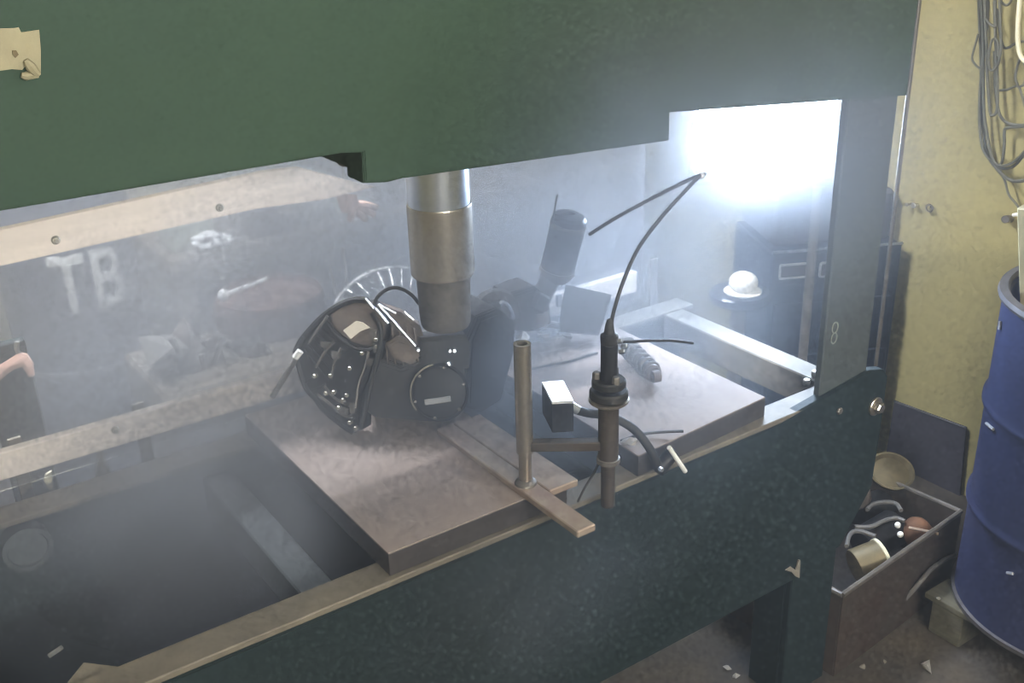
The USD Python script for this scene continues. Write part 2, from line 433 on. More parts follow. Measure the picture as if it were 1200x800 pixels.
# ------------------------------------------------------------------ plates and bars on the table
PT = TOP + .045                   # top of the thick plates
M['scale'] = mat('plate_edge_shade', (0.05, 0.045, 0.045), 0.6, 0.2, var=0.3, scale=14, spec=.3)  # dark colour stands in for shade on the plate edges
t = Thing('steel_plate', 'thick bare steel plate under the black engine, left of the gap', 'steel plate', (.814, 1.61, TOP))
t.part('body', box(.633, .995, 1.308, 1.915, TOP + .0005, PT - .0025, .001), 'scale')  # body in the shade tone, only the top looks lit
t.part('top_skin', box(.633, .995, 1.308, 1.915, PT - .0025, PT, .0008), 'plate')
t = Thing('steel_plate', 'thick bare steel plate under the coil spring, right of the gap', 'steel plate', (1.34, 1.56, TOP))
o_ = [at(897, 465, Z=PT), np.array((1.517, 1.83, PT)), np.array((1.165, 1.83, PT)), at(748, 534, Z=PT)]
t.part('body', slab([p - (0, 0, .0025) for p in o_], EZ, .042, .001), 'scale')  # same painted shade on the right plate
t.part('top_skin', slab(o_, EZ, .0025, .0008), 'plate')
one('flat_bar', box(.900, .938, 1.156, 1.60, PT + .0005, PT + .014, .002), 'bar', 'narrow steel bar under the hollow post, sticking out past the table front', 'steel bar')
one('flat_bar', box(.9395, 1.002, 1.284, 1.60, PT + .0005, PT + .014, .002), 'bar', 'short wide steel bar lying right of the narrow bar', 'steel bar')

# ------------------------------------------------------------------ the crushed engine
eng = Thing('engine', 'crushed black engine with a round badge cover, squeezed under the ram', 'engine', (.93, 1.62, PT))
nS = unit((-.72, -.62, .30))
pS = np.array([.775, 1.665, .90])
S = lambda pts, off=0: [at_plane(px, py, pS + nS * off, nS) for px, py in pts]
shroud = [(345, 413), (352, 399), (362, 388), (374, 375), (388, 364), (402, 356), (416, 352), (430, 353), (443, 362), (450, 380), (447, 402), (441, 424), (433, 446), (426, 464), (424, 486), (423, 503), (414, 508), (404, 500), (394, 495), (386, 486), (376, 478), (368, 466), (358, 456), (352, 440)]
sh = eng.part('fan_shroud', slab(S(shroud), nS, .05, .006), 'black', smooth=30)
eng.part('rim', tube(S([(346, 414), (353, 399), (363, 387), (375, 374), (389, 363), (403, 355), (417, 351), (431, 352)], .004), .0065, 8), 'black', sh)
eng.part('rim', tube(S([(347, 418), (353, 440), (360, 457), (370, 468), (379, 480), (396, 495), (414, 507)], .003), .005, 8), 'black', sh)
eng.part('rim', tube(S([(424, 500), (426, 470), (435, 446), (443, 420), (449, 398)], .004), .0055, 8), 'black', sh)
for k in range(7):
    a, b = (356 + k * 5.0, 410 - k * 6.5), (384 + k * 5.0, 446 - k * 9.0)
    eng.part('cooling_rib', tube(S([a, ((a[0] + b[0]) / 2, (a[1] + b[1]) / 2), b], .004), .0032, 6), 'plastic', sh)
for k in range(5):
    a, b = (358 + k * 9, 448 + k * 9.5), (372 + k * 10, 440 + k * 10)
    eng.part('cooling_rib', tube(S([a, b], .004), .003, 6, 0), 'plastic', sh)
eng.part('centre_cover', slab(S([(394, 440), (398, 424), (410, 414), (428, 412), (436, 424), (428, 448), (418, 470), (408, 474), (398, 462)], .014), nS, .02, .004), 'black', sh)
eng.part('cable_clip', slab(S([(388, 404), (404, 398), (410, 408), (396, 416)], .012), nS, .02, .002), 'plastic', sh)
for px, py in ((412, 431), (384, 460), (393, 459), (412, 494), (419, 501), (399, 477), (404, 468), (371, 440)):
    eng.part('screw', stud(S([(px, py)], .004)[0], nS, .0045, .012), 'satin', sh)
eng.part('upper_cowl', slab(S([(386, 367), (402, 357), (416, 353), (430, 354), (444, 364), (449, 382), (446, 399), (432, 406), (414, 402), (398, 392), (386, 380)], .008), nS, .02, .006), 'alloy', sh)
eng.part('cooling_rib', tube(S([(384, 378), (396, 394), (412, 405), (430, 410), (446, 404)], .010), .0036, 6), 'rubber', sh)
for q_ in ([(384, 370), (374, 384), (362, 402)], [(392, 400), (380, 414), (370, 430)], [(400, 408), (392, 424), (388, 444)], [(432, 412), (427, 432), (420, 452), (417, 478)], [(372, 462), (388, 474), (402, 486), (414, 490)], [(380, 452), (392, 466), (406, 474)]):
    eng.part('cooling_rib', tube(S(q_, .012), .003, 6), 'dull', sh)
for cx, cy, w, h in ((437, 392, 5, 7), (440, 408, 4, 6), (432, 424, 5, 5), (402, 482, 6, 5), (412, 478, 4, 7), (380, 404, 6, 4), (392, 416, 5, 5)):
    eng.part('lug', slab(S([(cx - w, cy - h), (cx + w, cy - h + 2), (cx + w - 1, cy + h), (cx - w + 1, cy + h - 1)], .016), nS, .018, .003), 'dull', sh)
for px, py in ((441, 398), (442, 406), (425, 414), (388, 440), (407, 463)):
    eng.part('screw', stud(S([(px, py)], .016)[0], nS, .004, .006), 'satin', sh)
eng.part('cable', tube(S([(436, 366), (446, 386), (444, 412), (437, 440), (431, 466), (426, 492)], .02), .0048, 8), 'rubber', sh)
eng.part('sticker', slab(S([(402, 387), (417, 376), (425, 378), (433, 384), (422, 388), (411, 397)], .0125), nS, .004), 'label', sh, label='cream paper sticker')
# barrel behind the shroud and the crankcase
nC = unit((-.45, -.85, .30))
pC = np.array([.90, 1.60, .93])
C = lambda pts, off=0: [at_plane(px, py, pC + nC * off, nC) for px, py in pts]
def lumpslab(name, outl, off, t, m, bev=.008, parent=None, lab=None):
    return eng.part(name, slab(C(outl, off), nC, t, bev), m, parent, 30, lab)
head = lumpslab('cylinder_head', [(425, 372), (440, 356), (470, 366), (492, 382), (500, 404), (494, 428), (470, 436), (446, 426), (432, 402)], -.03, .10, 'alloy', .01)
for k in range(6):
    a, b = C([(440 + k * 9, 372 + k * 2.5), (446 + k * 9, 424 + k * 1.5)], -.022)
    eng.part('cooling_fin', obox((a + b) / 2, (b - a, nC, np.cross(b - a, nC)), (np.linalg.norm(b - a) / 2, .008, .002), .001), 'alloy', head)
lumpslab('crankcase', [(428, 430), (446, 420), (470, 428), (492, 420), (512, 414), (538, 420), (546, 440), (546, 470), (536, 488), (505, 495), (470, 492), (440, 490), (428, 482)], -.008, .12, 'black', .012)
lumpslab('mount', [(492, 396), (545, 392), (552, 404), (550, 432), (520, 436), (494, 428)], .0, .12, 'black', .008)
lumpslab('intake_pipe', [(452, 402), (466, 394), (486, 400), (492, 418), (482, 428), (460, 420)], .004, .05, 'alloy', .01)
for px, py in ((527, 410), (532, 410), (490, 409)):
    eng.part('stud', stud(C([(px, py)], .001)[0], nC, .004, .018), 'chrome')
eng.part('stud', tube(C([(525, 424), (528, 432), (531, 437)], .008), .0045, 8), 'chrome')  # chrome curve in place of a highlight on the black mount
nR = unit((-.50, -.80, .34))
cR = at_plane(515, 460, pC + nC * .012, nC)
rc = eng.part('round_cover', lathe([(0, -.05), (.053, -.05), (.056, -.004), (.056, 0), (.052, .003), (.050, .0015), (.045, .004), (0, .006)], cR, nR, 48), 'black')
rx = unit(np.cross(EZ, nR)); rx = rx if np.dot(rx, ROT @ [1, 0, 0]) > 0 else -rx
ru = np.cross(nR, rx); ru = ru if ru[2] > 0 else -ru
a = np.linspace(math.radians(100), math.radians(215), 12)
eng.part('cover_rim_light', tube([cR + .055 * (math.cos(t) * rx + math.sin(t) * ru) + nR * .003 for t in a], .002, 6, 0), 'satin', rc)  # satin arc stands in for light along the left rim
bx = unit(rx + .10 * ru)
eng.part('badge', obox(cR + nR * .007 - ru * .014 - rx * .004, (bx, np.cross(nR, bx), nR), (.025, .0055, .002), .001), 'grey_label', rc, label='grey name badge, lettering too blurred to read')
a = np.linspace(0, 2 * np.pi, 7)[:-1] + .3
for t in a:
    eng.part('cover_screw', stud(cR + .049 * (math.cos(t) * rx + math.sin(t) * ru) + nR * .002, nR, .0035, .004), 'dull', rc)
# bright rods, black loop, prop rod
for p0_, p1_ in (((428, 349), (438, 361)), ((440, 361), (455, 379)), ((443, 356), (487, 405)), ((445, 357), (464, 367)), ((474, 365), (485, 375))):
    q = C([p0_, p1_], .02)
    eng.part('bent_rod', tube(q, .0026, 6, 0), 'chrome')
eng.part('rubber_loop', tube(C([(438, 362), (441, 350), (450, 341), (462, 337), (474, 340), (484, 347), (491, 356)], .0), .0034, 8), 'rubber')
eng.part('kick_lever', tube([at_plane(319, 465, pS + nS * .01, nS), at_plane(352, 412, pS + nS * .01, nS)], .0052, 10, 0), 'dull')
eng.part('lever_tip', tube([at_plane(346, 419, pS + nS * .012, nS), at_plane(352, 411, pS + nS * .012, nS)], .0068, 10, 0), 'white')
# rear drive side in the smoke
cH = at(584, 366, Y=1.70)
hub = eng.part('drive_pulley', lathe([(0, -.05), (.047, -.05), (.051, -.04), (.051, -.012), (.044, 0), (.026, .002), (.024, -.004), (0, -.004)], cH, unit((-.35, -.85, .4)), 48), 'rubber')
eng.part('pulley_glint', tube([at(px, py, Y=1.64) for px, py in ((587, 354), (594, 357), (599, 364), (601, 373))], .0045, 8), 'chrome', hub)  # chrome arc stands in for the glint on the pulley
dr = [(548, 400), (560, 372), (585, 362), (606, 378), (606, 410), (598, 440), (590, 470), (568, 484), (546, 478)]
eng.part('drive_case', slab([at(px, py, Y=1.635) for px, py in dr], -EY, .10, .012), 'plastic', smooth=30)
eng.part('drive_case', slab([at(px, py, Y=1.70) for px, py in [(600, 345), (628, 335), (645, 350), (648, 380), (625, 390), (600, 388)]], -EY, .07, .01), 'black', smooth=30, label='front half of the broken drive case')
# air filter standing on the carburettor
a0, a1 = at(651, 324, Y=1.73), at(668, 254, Y=1.70)
fx = unit(a1 - a0)
L = np.linalg.norm(a1 - a0)
af = eng.part('air_filter', lathe([(0, -.004), (.030, -.004), (.034, .004), (.0365, .02), (.037, L * .5), (.0375, L - .012), (.036, L - .002), (.030, L + .004), (.012, L + .006), (0, L + .005)], a0, fx, 48), 'plastic')
for k in (.12, .88):
    eng.part('clamp', lathe([(.0365, -.004), (.0388, -.004), (.0388, .004), (.0365, .004)], a0 + fx * L * k, fx, 48), 'dull', af)
eng.part('breather_tube', tube([at(647, 262, Y=1.70), at(650, 246, Y=1.70), at(653, 228, Y=1.70)], .0022, 6), 'rubber', af)
eng.part('filter_cap', slab([at(px, py, Y=1.695) for px, py in ((655, 252), (668, 248), (682, 253), (686, 262), (672, 258), (658, 257))], -EY, .02, .003), 'black', af)
n0, n1 = at(625, 366, Y=1.73), at(646, 324, Y=1.73)
eng.part('carburettor', cat(cyl(n0, n1, .022, 24, .004), obox(at(628, 352, Y=1.71), (n1 - n0, EY, np.cross(n1 - n0, EY)), (.020, .022, .020), .005)), 'plastic', smooth=30)
eng.part('carburettor_bowl', lathe([(0, 0), (.016, .0), (.02, .008), (.021, .03), (0, .03)], at(632, 380, Y=1.71), EZ, 24), 'alloy')
eng.part('throttle_bracket', obox(at(655, 352, Y=1.72), (EX, EY, EZ), (.006, .004, .014), .001), 'chrome')
ab = [(663, 333), (717, 345), (712, 362), (702, 392), (655, 388), (658, 356)]
eng.part('air_box', slab([at_plane(px, py, at(688, 362, Y=1.76), unit((-.55, -.72, .42))) for px, py in ab], unit((-.55, -.72, .42)), .06, .006), 'plastic', smooth=30)

# broken pieces, wires on the right plate
labs = ['pale broken alloy shard nearest the hollow post', 'pale broken alloy shard under the carburettor', 'pale flat broken alloy shard left of the black air box', 'small pale broken alloy shard at the foot of the air box', 'pale broken alloy shard highest beside the carburettor']
for k, (px, py, r) in enumerate(((612, 397, .022), (637, 396, .02), (650, 383, .022), (668, 396, .018), (620, 383, .016))):
    p = at(px, py, Z=PT)
    one('alloy_shard', shard(p + (0, 0, r * .35), r, 40 + k), 'broken', labs[k], 'shard', 'broken alloy pieces', smooth=False)
one('plate_wire', tube([at(px, py, Z=PT + .004) for px, py in ((604, 436), (622, 432), (645, 427), (668, 423), (686, 417), (700, 413))], .003, 6), 'rubber', 'thin black wire lying across the back of the right plate', 'wire')
one('plate_wire', tube([at(px, py, Z=PT + z) for px, py, z in ((728, 516, .006), (750, 509, .006), (775, 506, .008), (801, 505, .012))], .0028, 6), 'rubber', 'thin black wire near the front edge of the right plate', 'wire')
one('foil_scrap', shard(at(735, 522, Z=PT) + (0, 0, .01), .02, 71, 16, .5), 'broken', 'crumpled bright metal scrap beside the hose on the right plate', 'scrap', smooth=False)

# coil spring and damper lying on the right plate
s0, s1 = at(733, 404, Z=PT + .026), at(764, 436, Z=PT + .024)
sx, sy, sz = frame_of(s1 - s0)
Ls = np.linalg.norm(s1 - s0)
sp = Thing('shock_absorber', 'scooter shock absorber with a coil spring lying on the right plate', 'shock absorber', (s0 + s1) / 2 * (1, 1, 0) + (0, 0, PT))
t_ = np.linspace(0, 1, 150)
sp.part('coil_spring', tube([s0 + sz * Ls * t + .019 * (math.cos(t * 2 * math.pi * 6.5) * sx + math.sin(t * 2 * math.pi * 6.5) * sy) for t in t_], .0042, 8, 0), 'dull')
sp.part('damper', cyl(s0, s1, .011, 20), 'rubber')
sp.part('spring_seat', cyl(s1 - sz * .004, s1 + sz * .010, .019, 28, .004), 'alloy')
sp.part('eye', lathe([(.006, -.008), (.013, -.008), (.013, .008), (.006, .008), (.006, -.008)], s1 + sz * .02, np.cross(sz, EZ), 24), 'alloy')

# ------------------------------------------------------------------ stand with the hollow post and the pipe
pb = at(613, 572, Y=1.33)
pt_ = pb + (0, 0, at(626, 398, Y=1.33)[2] - pb[2])
st = Thing('post_stand', 'upright hollow steel post with a flat arm on the narrow bar', 'stand', (pb[0], pb[1], PT + .014))
px_ = np.array([pb[0] + .006, pb[1], 0])
zj = at(620, 525, Y=1.33)[2]
st.part('lower_rod', cyl(px_ + (0, 0, PT + .014), px_ + (0, 0, zj), .0115, 24), 'satin')
st.part('foot', lathe([(0, 0), (.02, 0), (.019, .004), (.013, .009), (0, .009)], px_ + (0, 0, PT + .014), EZ, 24), 'dull')
st.part('post', pipe(px_ + (0, 0, zj - .004), px_ + (0, 0, pt_[2]), .0148, .009, 32), 'satin')
pp = at(713, 505, Y=1.245)        # the pipe beside it
z_a = at(622, 521, Y=1.325)[2]
a0_, a1_ = px_ + (0, 0, z_a), np.array([pp[0], pp[1], z_a])
st.part('arm', obox((a0_ + a1_) / 2, (a1_ - a0_, np.cross(EZ, a1_ - a0_), EZ), (np.linalg.norm(a1_ - a0_) / 2, .010, .0085), .0015), 'dark_steel')
pv = lambda py: np.array([pp[0], pp[1], at(713, py, Y=pp[1])[2]])
pi = Thing('sensor_pipe', 'vertical brown steel pipe with stacked black rings and a looped cable', 'pipe', pv(590))
pi.part('lower_rod', cyl(pv(592), pv(536), .0125, 24), 'dark_steel')
pi.part('pipe', cyl(pv(540), pv(466), .0178, 32), 'dark_steel')
pi.part('collar', lathe([(.0178, 0), (.0205, .001), (.0205, .009), (.0178, .01)], pv(541), EZ, 32), 'dull')
pi.part('flange', lathe([(0, 0), (.026, 0), (.034, .006), (.0345, .010), (.030, .011), (0, .011)], pv(473), EZ, 40), 'satin')
pi.part('ring', lathe([(0, 0), (.030, 0), (.033, .003), (.033, .013), (.030, .016), (0, .016)], pv(466), EZ, 40), 'rubber')
pi.part('ring', lathe([(0, 0), (.026, 0), (.029, .003), (.029, .012), (.026, .015), (0, .015)], pv(453), EZ, 40), 'rubber')
for t in (0.4, 2.4, 4.6):
    pi.part('nut', stud(pv(445) + (.021 * math.cos(t), .021 * math.sin(t), .0), EZ, .007, .014), 'dull')
pi.part('upper_tube', cyl(pv(446), pv(402), .0142, 32), 'plastic')
pi.part('head', lathe([(0, 0), (.0142, 0), (.015, .004), (.015, .014), (.009, .018), (.0075, .030), (.004, .042), (0, .044)], pv(402), EZ, 24), 'rubber')
for px, py in ((723, 400), (729, 406), (726, 412)):
    p = at(px, py, Y=pp[1] - .01)
    pi.part('fitting', stud(p, unit((.5, -.8, .3)), .0048, .01), 'chrome')
Yc = 1.26
pi.part('cable', tube([at(px, py, Y=Y) for px, py, Y in ((716, 382, pp[1]), (720, 362, 1.245), (731, 328, 1.25), (748, 291, 1.26), (772, 258, 1.27), (797, 230, 1.28), (818, 208, 1.29), (826, 204, 1.30), (816, 207, 1.31), (790, 219, 1.33), (755, 237, 1.36), (722, 255, 1.39), (690, 275, 1.42))], .0032, 8), 'rubber')
p = at(822, 206, Y=1.293)
pi.part('cable_end', lump(p, .0058, 3, .1), 'white')
pi.part('side_cable', tube([at(px, py, Y=pp[1]) for px, py in ((726, 401), (740, 400), (762, 399), (788, 399), (812, 402))], .0026, 6), 'rubber')
# switch box on the post with its hose
bxp = at(653, 472, Y=1.36)
swb = Thing('switch_box', 'small black box with a white lid between the post and the pipe', 'box', bxp - (0, 0, .03))
nL = unit((.30, -.25, .85))
top = [at_plane(px, py, bxp + (0, 0, .018), nL) for px, py in ((635, 451), (660, 449), (672, 473), (647, 474))]
bpts = top + [p - (0, 0, .055) for p in top]
swb.part('body', hull(bpts), 'plastic', smooth=False)
swb.part('lid', hull([p + (0, 0, h) for p in top for h in (.001, .006)]), 'lid', smooth=False, label='bright white lid')
c0 = (top[1] + top[2]) / 2 - (0, 0, .022)
c1 = at(678, 481, Y=c0[1] - .01)
swb.part('connector', cyl(c0 - unit(c1 - c0) * .01, c1, .009, 20), 'chrome')
hz = Thing('hose', 'thick black hose curving from the switch box behind the pipe to the table front', 'hose', at(770, 550, Y=1.29))
hp = [at(px, py, Y=Y) for px, py, Y in ((678, 481, c1[1]), (690, 484, 1.35), (706, 486, 1.335), (725, 492, 1.32), (743, 503, 1.305), (757, 519, 1.29), (767, 536, 1.28), (772, 550, 1.275))]
hz.part('tube', tube(hp, .0082, 12), 'rubber')
hz.part('end_fitting', cat(cyl(at(770, 552, Y=1.275), at(790, 528, Y=1.275), .014, 20)), 'plastic')
hz.part('lever', tube([at(784, 524, Y=1.25), at(803, 552, Y=1.25)], .0046, 8, 0), 'white')
hz.part('fitting_screw', stud(at(773, 549, Y=1.262), -EY, .005, .008), 'chrome')
one('hanging_wire', tube([at(px, py, Y=1.27) for px, py in ((703, 540), (695, 556), (686, 570), (677, 588))], .0022, 6), 'rubber', 'short black wire hanging between the bar end and the pipe', 'wire')

# ------------------------------------------------------------------ LED floodlight under the beam
fl, fr = at(818, 160, Y=1.95), at(978, 150, Y=1.74)
fc = (fl + fr) / 2
fw = np.linalg.norm((fr - fl)[:2]) / 2
fx_ = unit(((fr - fl)[0], (fr - fl)[1], 0))
fn = unit(np.cross(fx_, EZ) + (0, 0, -.12)); fn = fn if fn[1] < 0 else -fn * (1, 1, -1)
fu = np.cross(fn, fx_); fu = fu if fu[2] > 0 else -fu
fc = np.array([fc[0], fc[1], at(897, 146, Y=fc[1])[2]])
fh = .12
fld = Thing('floodlight', 'glaring white LED floodlight on a stand behind the right pillar', 'floodlight', fc)
fld.part('housing', cat(obox(fc - fn * .03, (fx_, fu, fn), (fw + .012, fh + .012, .022), .006)), 'housing')
for k in range(9):
    fld.part('cooling_fin', obox(fc - fn * .062 + fx_ * (k - 4) * fw * .22, (fx_, fu, fn), (.0025, fh * .9, .016), .0005), 'housing')
for s, half, ax in ((1, fw, fu), (-1, fw, fu)):
    fld.part('frame', obox(fc - fn * .004 + s * fu * (fh + .004), (fx_, fu, fn), (fw + .008, .004, .008), .001), 'white')  # white tone puts the lamp glare into the frame colour
    fld.part('frame', obox(fc - fn * .004 + s * fx_ * (fw + .004), (fx_, fu, fn), (.004, fh + .002, .008), .001), 'white')
q = [fc - fn * .006 + fx_ * sx_ * fw + fu * su * fh for sx_, su in ((-1, -1), (1, -1), (1, 1), (-1, 1))]
lens = hull([p + fn * h for p in q for h in (0, .003)])
fld.part('led_panel', lens, 'led', smooth=False)
lp = at(944, 380, Y=1.83)
for s in (-1, 1):
    a = fc - fn * .03 + s * fx_ * (fw + .018)
    fld.part('bracket', tube([a, a - fu * (fh + .05), fc - fn * .05 - fu * (fh + .05)], .006, 8, 0), 'housing')
lq = np.array([lp[0], lp[1], 0])
fld.part('stand_pole', cyl(lq + (0, 0, .02), lq + (0, 0, fc[2] - fh - .03), .013, 20), 'dull')
fld.part('stand_pole', tube([lq + (0, 0, fc[2] - fh - .05), fc - fn * .05 - fu * (fh + .05)], .011, 12, 0), 'dull')
for a in (.3, 2.4, 4.5):
    fld.part('stand_leg', tube([lq + (0, 0, .30), lq + (.26 * math.cos(a), .26 * math.sin(a), .012)], .010, 10, 0), 'dull')

# ------------------------------------------------------------------ blast shield of clear plastic at the back
YS = 2.0
shd = Thing('blast_shield', 'clear plastic blast shield with two pale battens behind the table', 'shield', (.9, YS, TOP))
shd.part('sheet', box(-.25, 1.78, YS, YS + .005, .803, 1.40, .001), 'sheet')
ub = [(-70, 285), (0, 270), (310, 203), (355, 199), (428, 217), (470, 222), (300, 246), (0, 312), (-70, 328)]
ubp = [at(px, py, Y=YS - .022) for px, py in [(-120, 296), (0, 270), (310, 202), (352, 197), (428, 217), (440, 219), (380, 234), (300, 245), (0, 312), (-120, 339)]]
shd.part('batten', slab(ubp, -EY, .021, .002), 'batten', label='upper pale wooden batten')
lz0, lz1 = at(100, 525, Y=YS - .022)[2], at(100, 497, Y=YS - .022)[2]
lz0, lz1 = .836, .892
shd.part('batten', box(-.25, 1.74, YS - .022, YS - .0005, lz0, lz1, .002), 'batten', label='lower pale wooden batten')
for px, py in ((65, 281), (257, 243), (135, 503)):
    p = at(px, py, Y=YS - .022)
    shd.part('screw', cat(stud(p, -EY, .008, .005, 16), stud(p - (0, .004, 0), -EY, .005, .008)), 'screw')
for px, h in ((172, .1), (20, .1), (420, .1), (760, .1)):
    p = at(px, 530, Y=YS + .01)
    shd.part('bracket', cat(box(p[0] - .012, p[0] + .012, YS + .0055, YS + .014, BY0 * 0 + .70, .90, .001), box(p[0] - .012, p[0] + .012, BY1, YS + .014, .70, .708, .001)), 'rail')
# frayed pale straps hanging behind the lower edge
q = [at(px, py, Y=YS + .03) for px, py in ((113, 522), (118, 530), (117, 545), (124, 560), (115, 566))]
one('strap_end', slab([at(px, py, Y=YS + .03) for px, py in ((112, 520), (119, 524), (124, 540), (131, 555), (128, 566), (113, 567), (113, 552), (116, 538))], -EY, .006, .001), 'chip', 'pale frayed strap hanging below the lower batten, beside the yellow one', 'strap')
one('strap_end', slab([at(px, py, Y=YS + .03) for px, py in ((54, 556), (61, 552), (62, 568), (61, 575), (56, 573), (52, 564))], -EY, .006, .001), 'cord', 'small yellow strap end below the lower batten at the far left', 'strap')

# ------------------------------------------------------------------ things behind the shield
DX, DY, RD = .64, 3.42, .205
dk = Thing('plastic_drum', 'faded blue drum with white letters on the floor behind the shield', 'drum', (DX, DY, 0))
dp = [(0, 0), (RD - .01, 0), (RD, .02)]
for z in (.25, .476, .95):
    dp += [(RD, z - .022), (RD + .008, z - .01), (RD + .008, z + .01), (RD, z + .022)]
dp += [(RD, 1.02), (RD - .01, 1.04), (0, 1.045)]
dk.part('shell', lathe(dp, (DX, DY, 0), EZ, 48), 'old_drum')
dk.part('hoop', lathe([(RD + .004, .466), (RD + .011, .470), (RD + .011, .482), (RD + .004, .486)], (DX, DY, 0), EZ, 48), 'wire')
tm = meshkit.text_mesh('TB', .175, .004, True)
tv = np.array(tm.vertices)
w = tv[:, 0].max()
ang = math.atan2(-DY, -DX) + .22
av = ang + (tv[:, 0] - w / 2) * .72 / RD
rr = RD + .0005 + tv[:, 2]
z0 = at(107, 362, Y=DY - RD)[2]
dk.part('lettering', trimesh.Trimesh(np.c_[DX + rr * np.cos(av), DY + rr * np.sin(av), z0 + tv[:, 1]], tm.faces, process=False), 'letter', smooth=False)
cb = at(315, 345, Y=2.95)
rb = Thing('rusty_barrel', 'rust brown barrel standing in front of the bench', 'barrel', (cb[0], 2.95, 0))
rb.part('shell', lathe([(0, 0), (.16, 0), (.165, .02), (.165, .2), (.172, .21), (.165, .22), (.165, .42), (.172, .43), (.165, .44), (.165, .68), (.16, .70), (.155, .68), (0, .68)], (cb[0], 2.95, 0), EZ, 40), 'rust')
tp0 = at(262, 346, Y=2.9)
rb.part('tap', cat(lump(tp0, (.016, .016, .018), 5, .15), tube([tp0, (cb[0], 2.95, tp0[2])], .008, 8, 0)), 'white', label='small bright tap')
bz = .70
wb = Thing('workbench', 'cluttered wooden workbench along the back wall', 'workbench', (1.75, 3.7, 0))
wb.part('bench_top', box(.95, 2.5, 3.42, 4.05, bz - .05, bz), 'bench_wood')
for x in (1.0, 2.44):
    for y in (3.47, 4.0):
        wb.part('leg', box(x - .035, x + .035, y - .035, y + .035, 0, bz - .05), 'bench_wood')
wb.part('shelf', box(.97, 2.48, 3.47, 4.02, .18, .21), 'bench_wood')
p = at(235, 298, Z=bz)
one('tool_case', obox((p[0], 3.55, bz + .081), (EX, EY, EZ), (.08, .07, .08), .012), 'green_case', 'pale green tool case at the left end of the bench', 'case')
for k, (px, py, r, lab) in enumerate(((245, 302, .05, 'crumpled white paper at the front edge of the bench beside the case'), (266, 296, .03, 'small crumpled white rag right of the paper on the bench'))):
    p = at(px, py, Y=3.46)
    one('crumpled_paper' if k == 0 else 'white_rag', lump((p[0], 3.47, bz + r * .6), (r, r * .8, r * .6), 20 + k, .35, 6), 'white', lab, 'paper' if k == 0 else 'rag', smooth=False)
for k, (x, kind) in enumerate(((1.32, 'grey steel vice body'), (1.50, 'grey iron pipe'), (1.66, 'grey box'), (1.84, 'grey can'))):
    labs_ = ['small dull steel block on the bench right of the white rag', 'dull steel tube lying on the middle of the bench', 'small pale green box on the bench right of the steel tube', 'dull steel can standing at the right part of the bench']
    if k == 0:
        one('steel_block', box(x - .06, x + .06, 3.46, 3.56, bz + .001, bz + .09, .008), 'dull', labs_[0], 'block')
    elif k == 1:
        one('steel_tube', pipe((x - .1, 3.5, bz + .031), (x + .12, 3.56, bz + .031), .03, .022), 'wire', labs_[1], 'tube')
    elif k == 2:
        one('small_box', box(x - .05, x + .06, 3.48, 3.60, bz + .001, bz + .07, .006), 'green_case', labs_[2], 'box')
    else:
        one('steel_can', lathe([(0, 0), (.045, 0), (.045, .12), (.04, .125), (0, .12)], (x, 3.55, bz + .001), EZ, 24), 'wire', labs_[3], 'can')
# pink rubber glove hung on a rod
g0 = at(415, 240, Y=2.5)
gl = Thing('rubber_glove', 'pink rubber glove hanging behind the shield left of the ram', 'glove', g0)
def G(px, py, dy=0): return at(px, py, Y=2.5 + dy)
palm = hull([G(px, py, d) for px, py in ((394, 231), (406, 227), (418, 228), (421, 240), (414, 250), (400, 249)) for d in (-.02, .02)])
gl.part('palm', palm, 'pink', smooth=60)
for tip in ((441, 243), (438, 251), (428, 257), (410, 258)):
    a = (414 + (tip[0] - 414) * .1, 238 + (tip[1] - 238) * .4)
    gl.part('finger', tube([G(*a), G((a[0] + tip[0]) / 2, (a[1] + tip[1]) / 2 - 1, -.01), G(*tip)], [.014, .012, .009], 8), 'pink')
one('hanging_line', tube([at(393, 231, Y=2.52), at(404, 226, Y=2.52), at(404, 226, Y=2.52) + (0, 0, 2.0)][::1], .003, 6, 0), 'wire', 'thin wire that the pink glove hangs from', 'wire')
# fan guard
c = at(470, 392, Y=2.42)
nG = unit((-.25, -.72, .65))
gx = unit(np.cross(EZ, nG)); gu = np.cross(nG, gx)
gu = gu if gu[2] > 0 else -gu
fg = Thing('fan_guard', 'round wire fan guard leaning behind the table, left of the ram', 'fan guard', (c[0], c[1], 0))
for R_, r_ in ((.2, .006), (.13, .003), (.05, .004)):
    a = np.linspace(0, 2 * np.pi, 49)
    fg.part('ring', tube([c + R_ * (math.cos(t) * gx + math.sin(t) * gu) for t in a], r_, 6, 0), 'wire')
for k in range(36):
    t = k / 36 * 2 * math.pi
    d = math.cos(t) * gx + math.sin(t) * gu
    fg.part('spoke', tube([c + .05 * d, c + .13 * d + nG * .02, c + .2 * d], .0022, 5, 3), 'wire')
fg.part('stand', cyl(c - nG * .02, (c[0], c[1] + .02, 0.0), .012, 12), 'dull')
fg.part('hub', cyl(c - nG * .03, c + nG * .012, .05, 24), 'box_violet')
for k, (p0_, p1_) in enumerate((((387, 312), (392, 340)), ((402, 290), (407, 332)))):
    a, b = at(*p0_, Y=2.6), at(*p1_, Y=2.6)
    b = a + (b - a) / abs(b[2] - a[2]) * a[2]
    one('thin_rod', tube([a, b], .004, 6, 0), 'wire', ('shorter thin steel rod upright left of the fan guard', 'taller thin steel rod upright left of the fan guard')[k], 'rod')
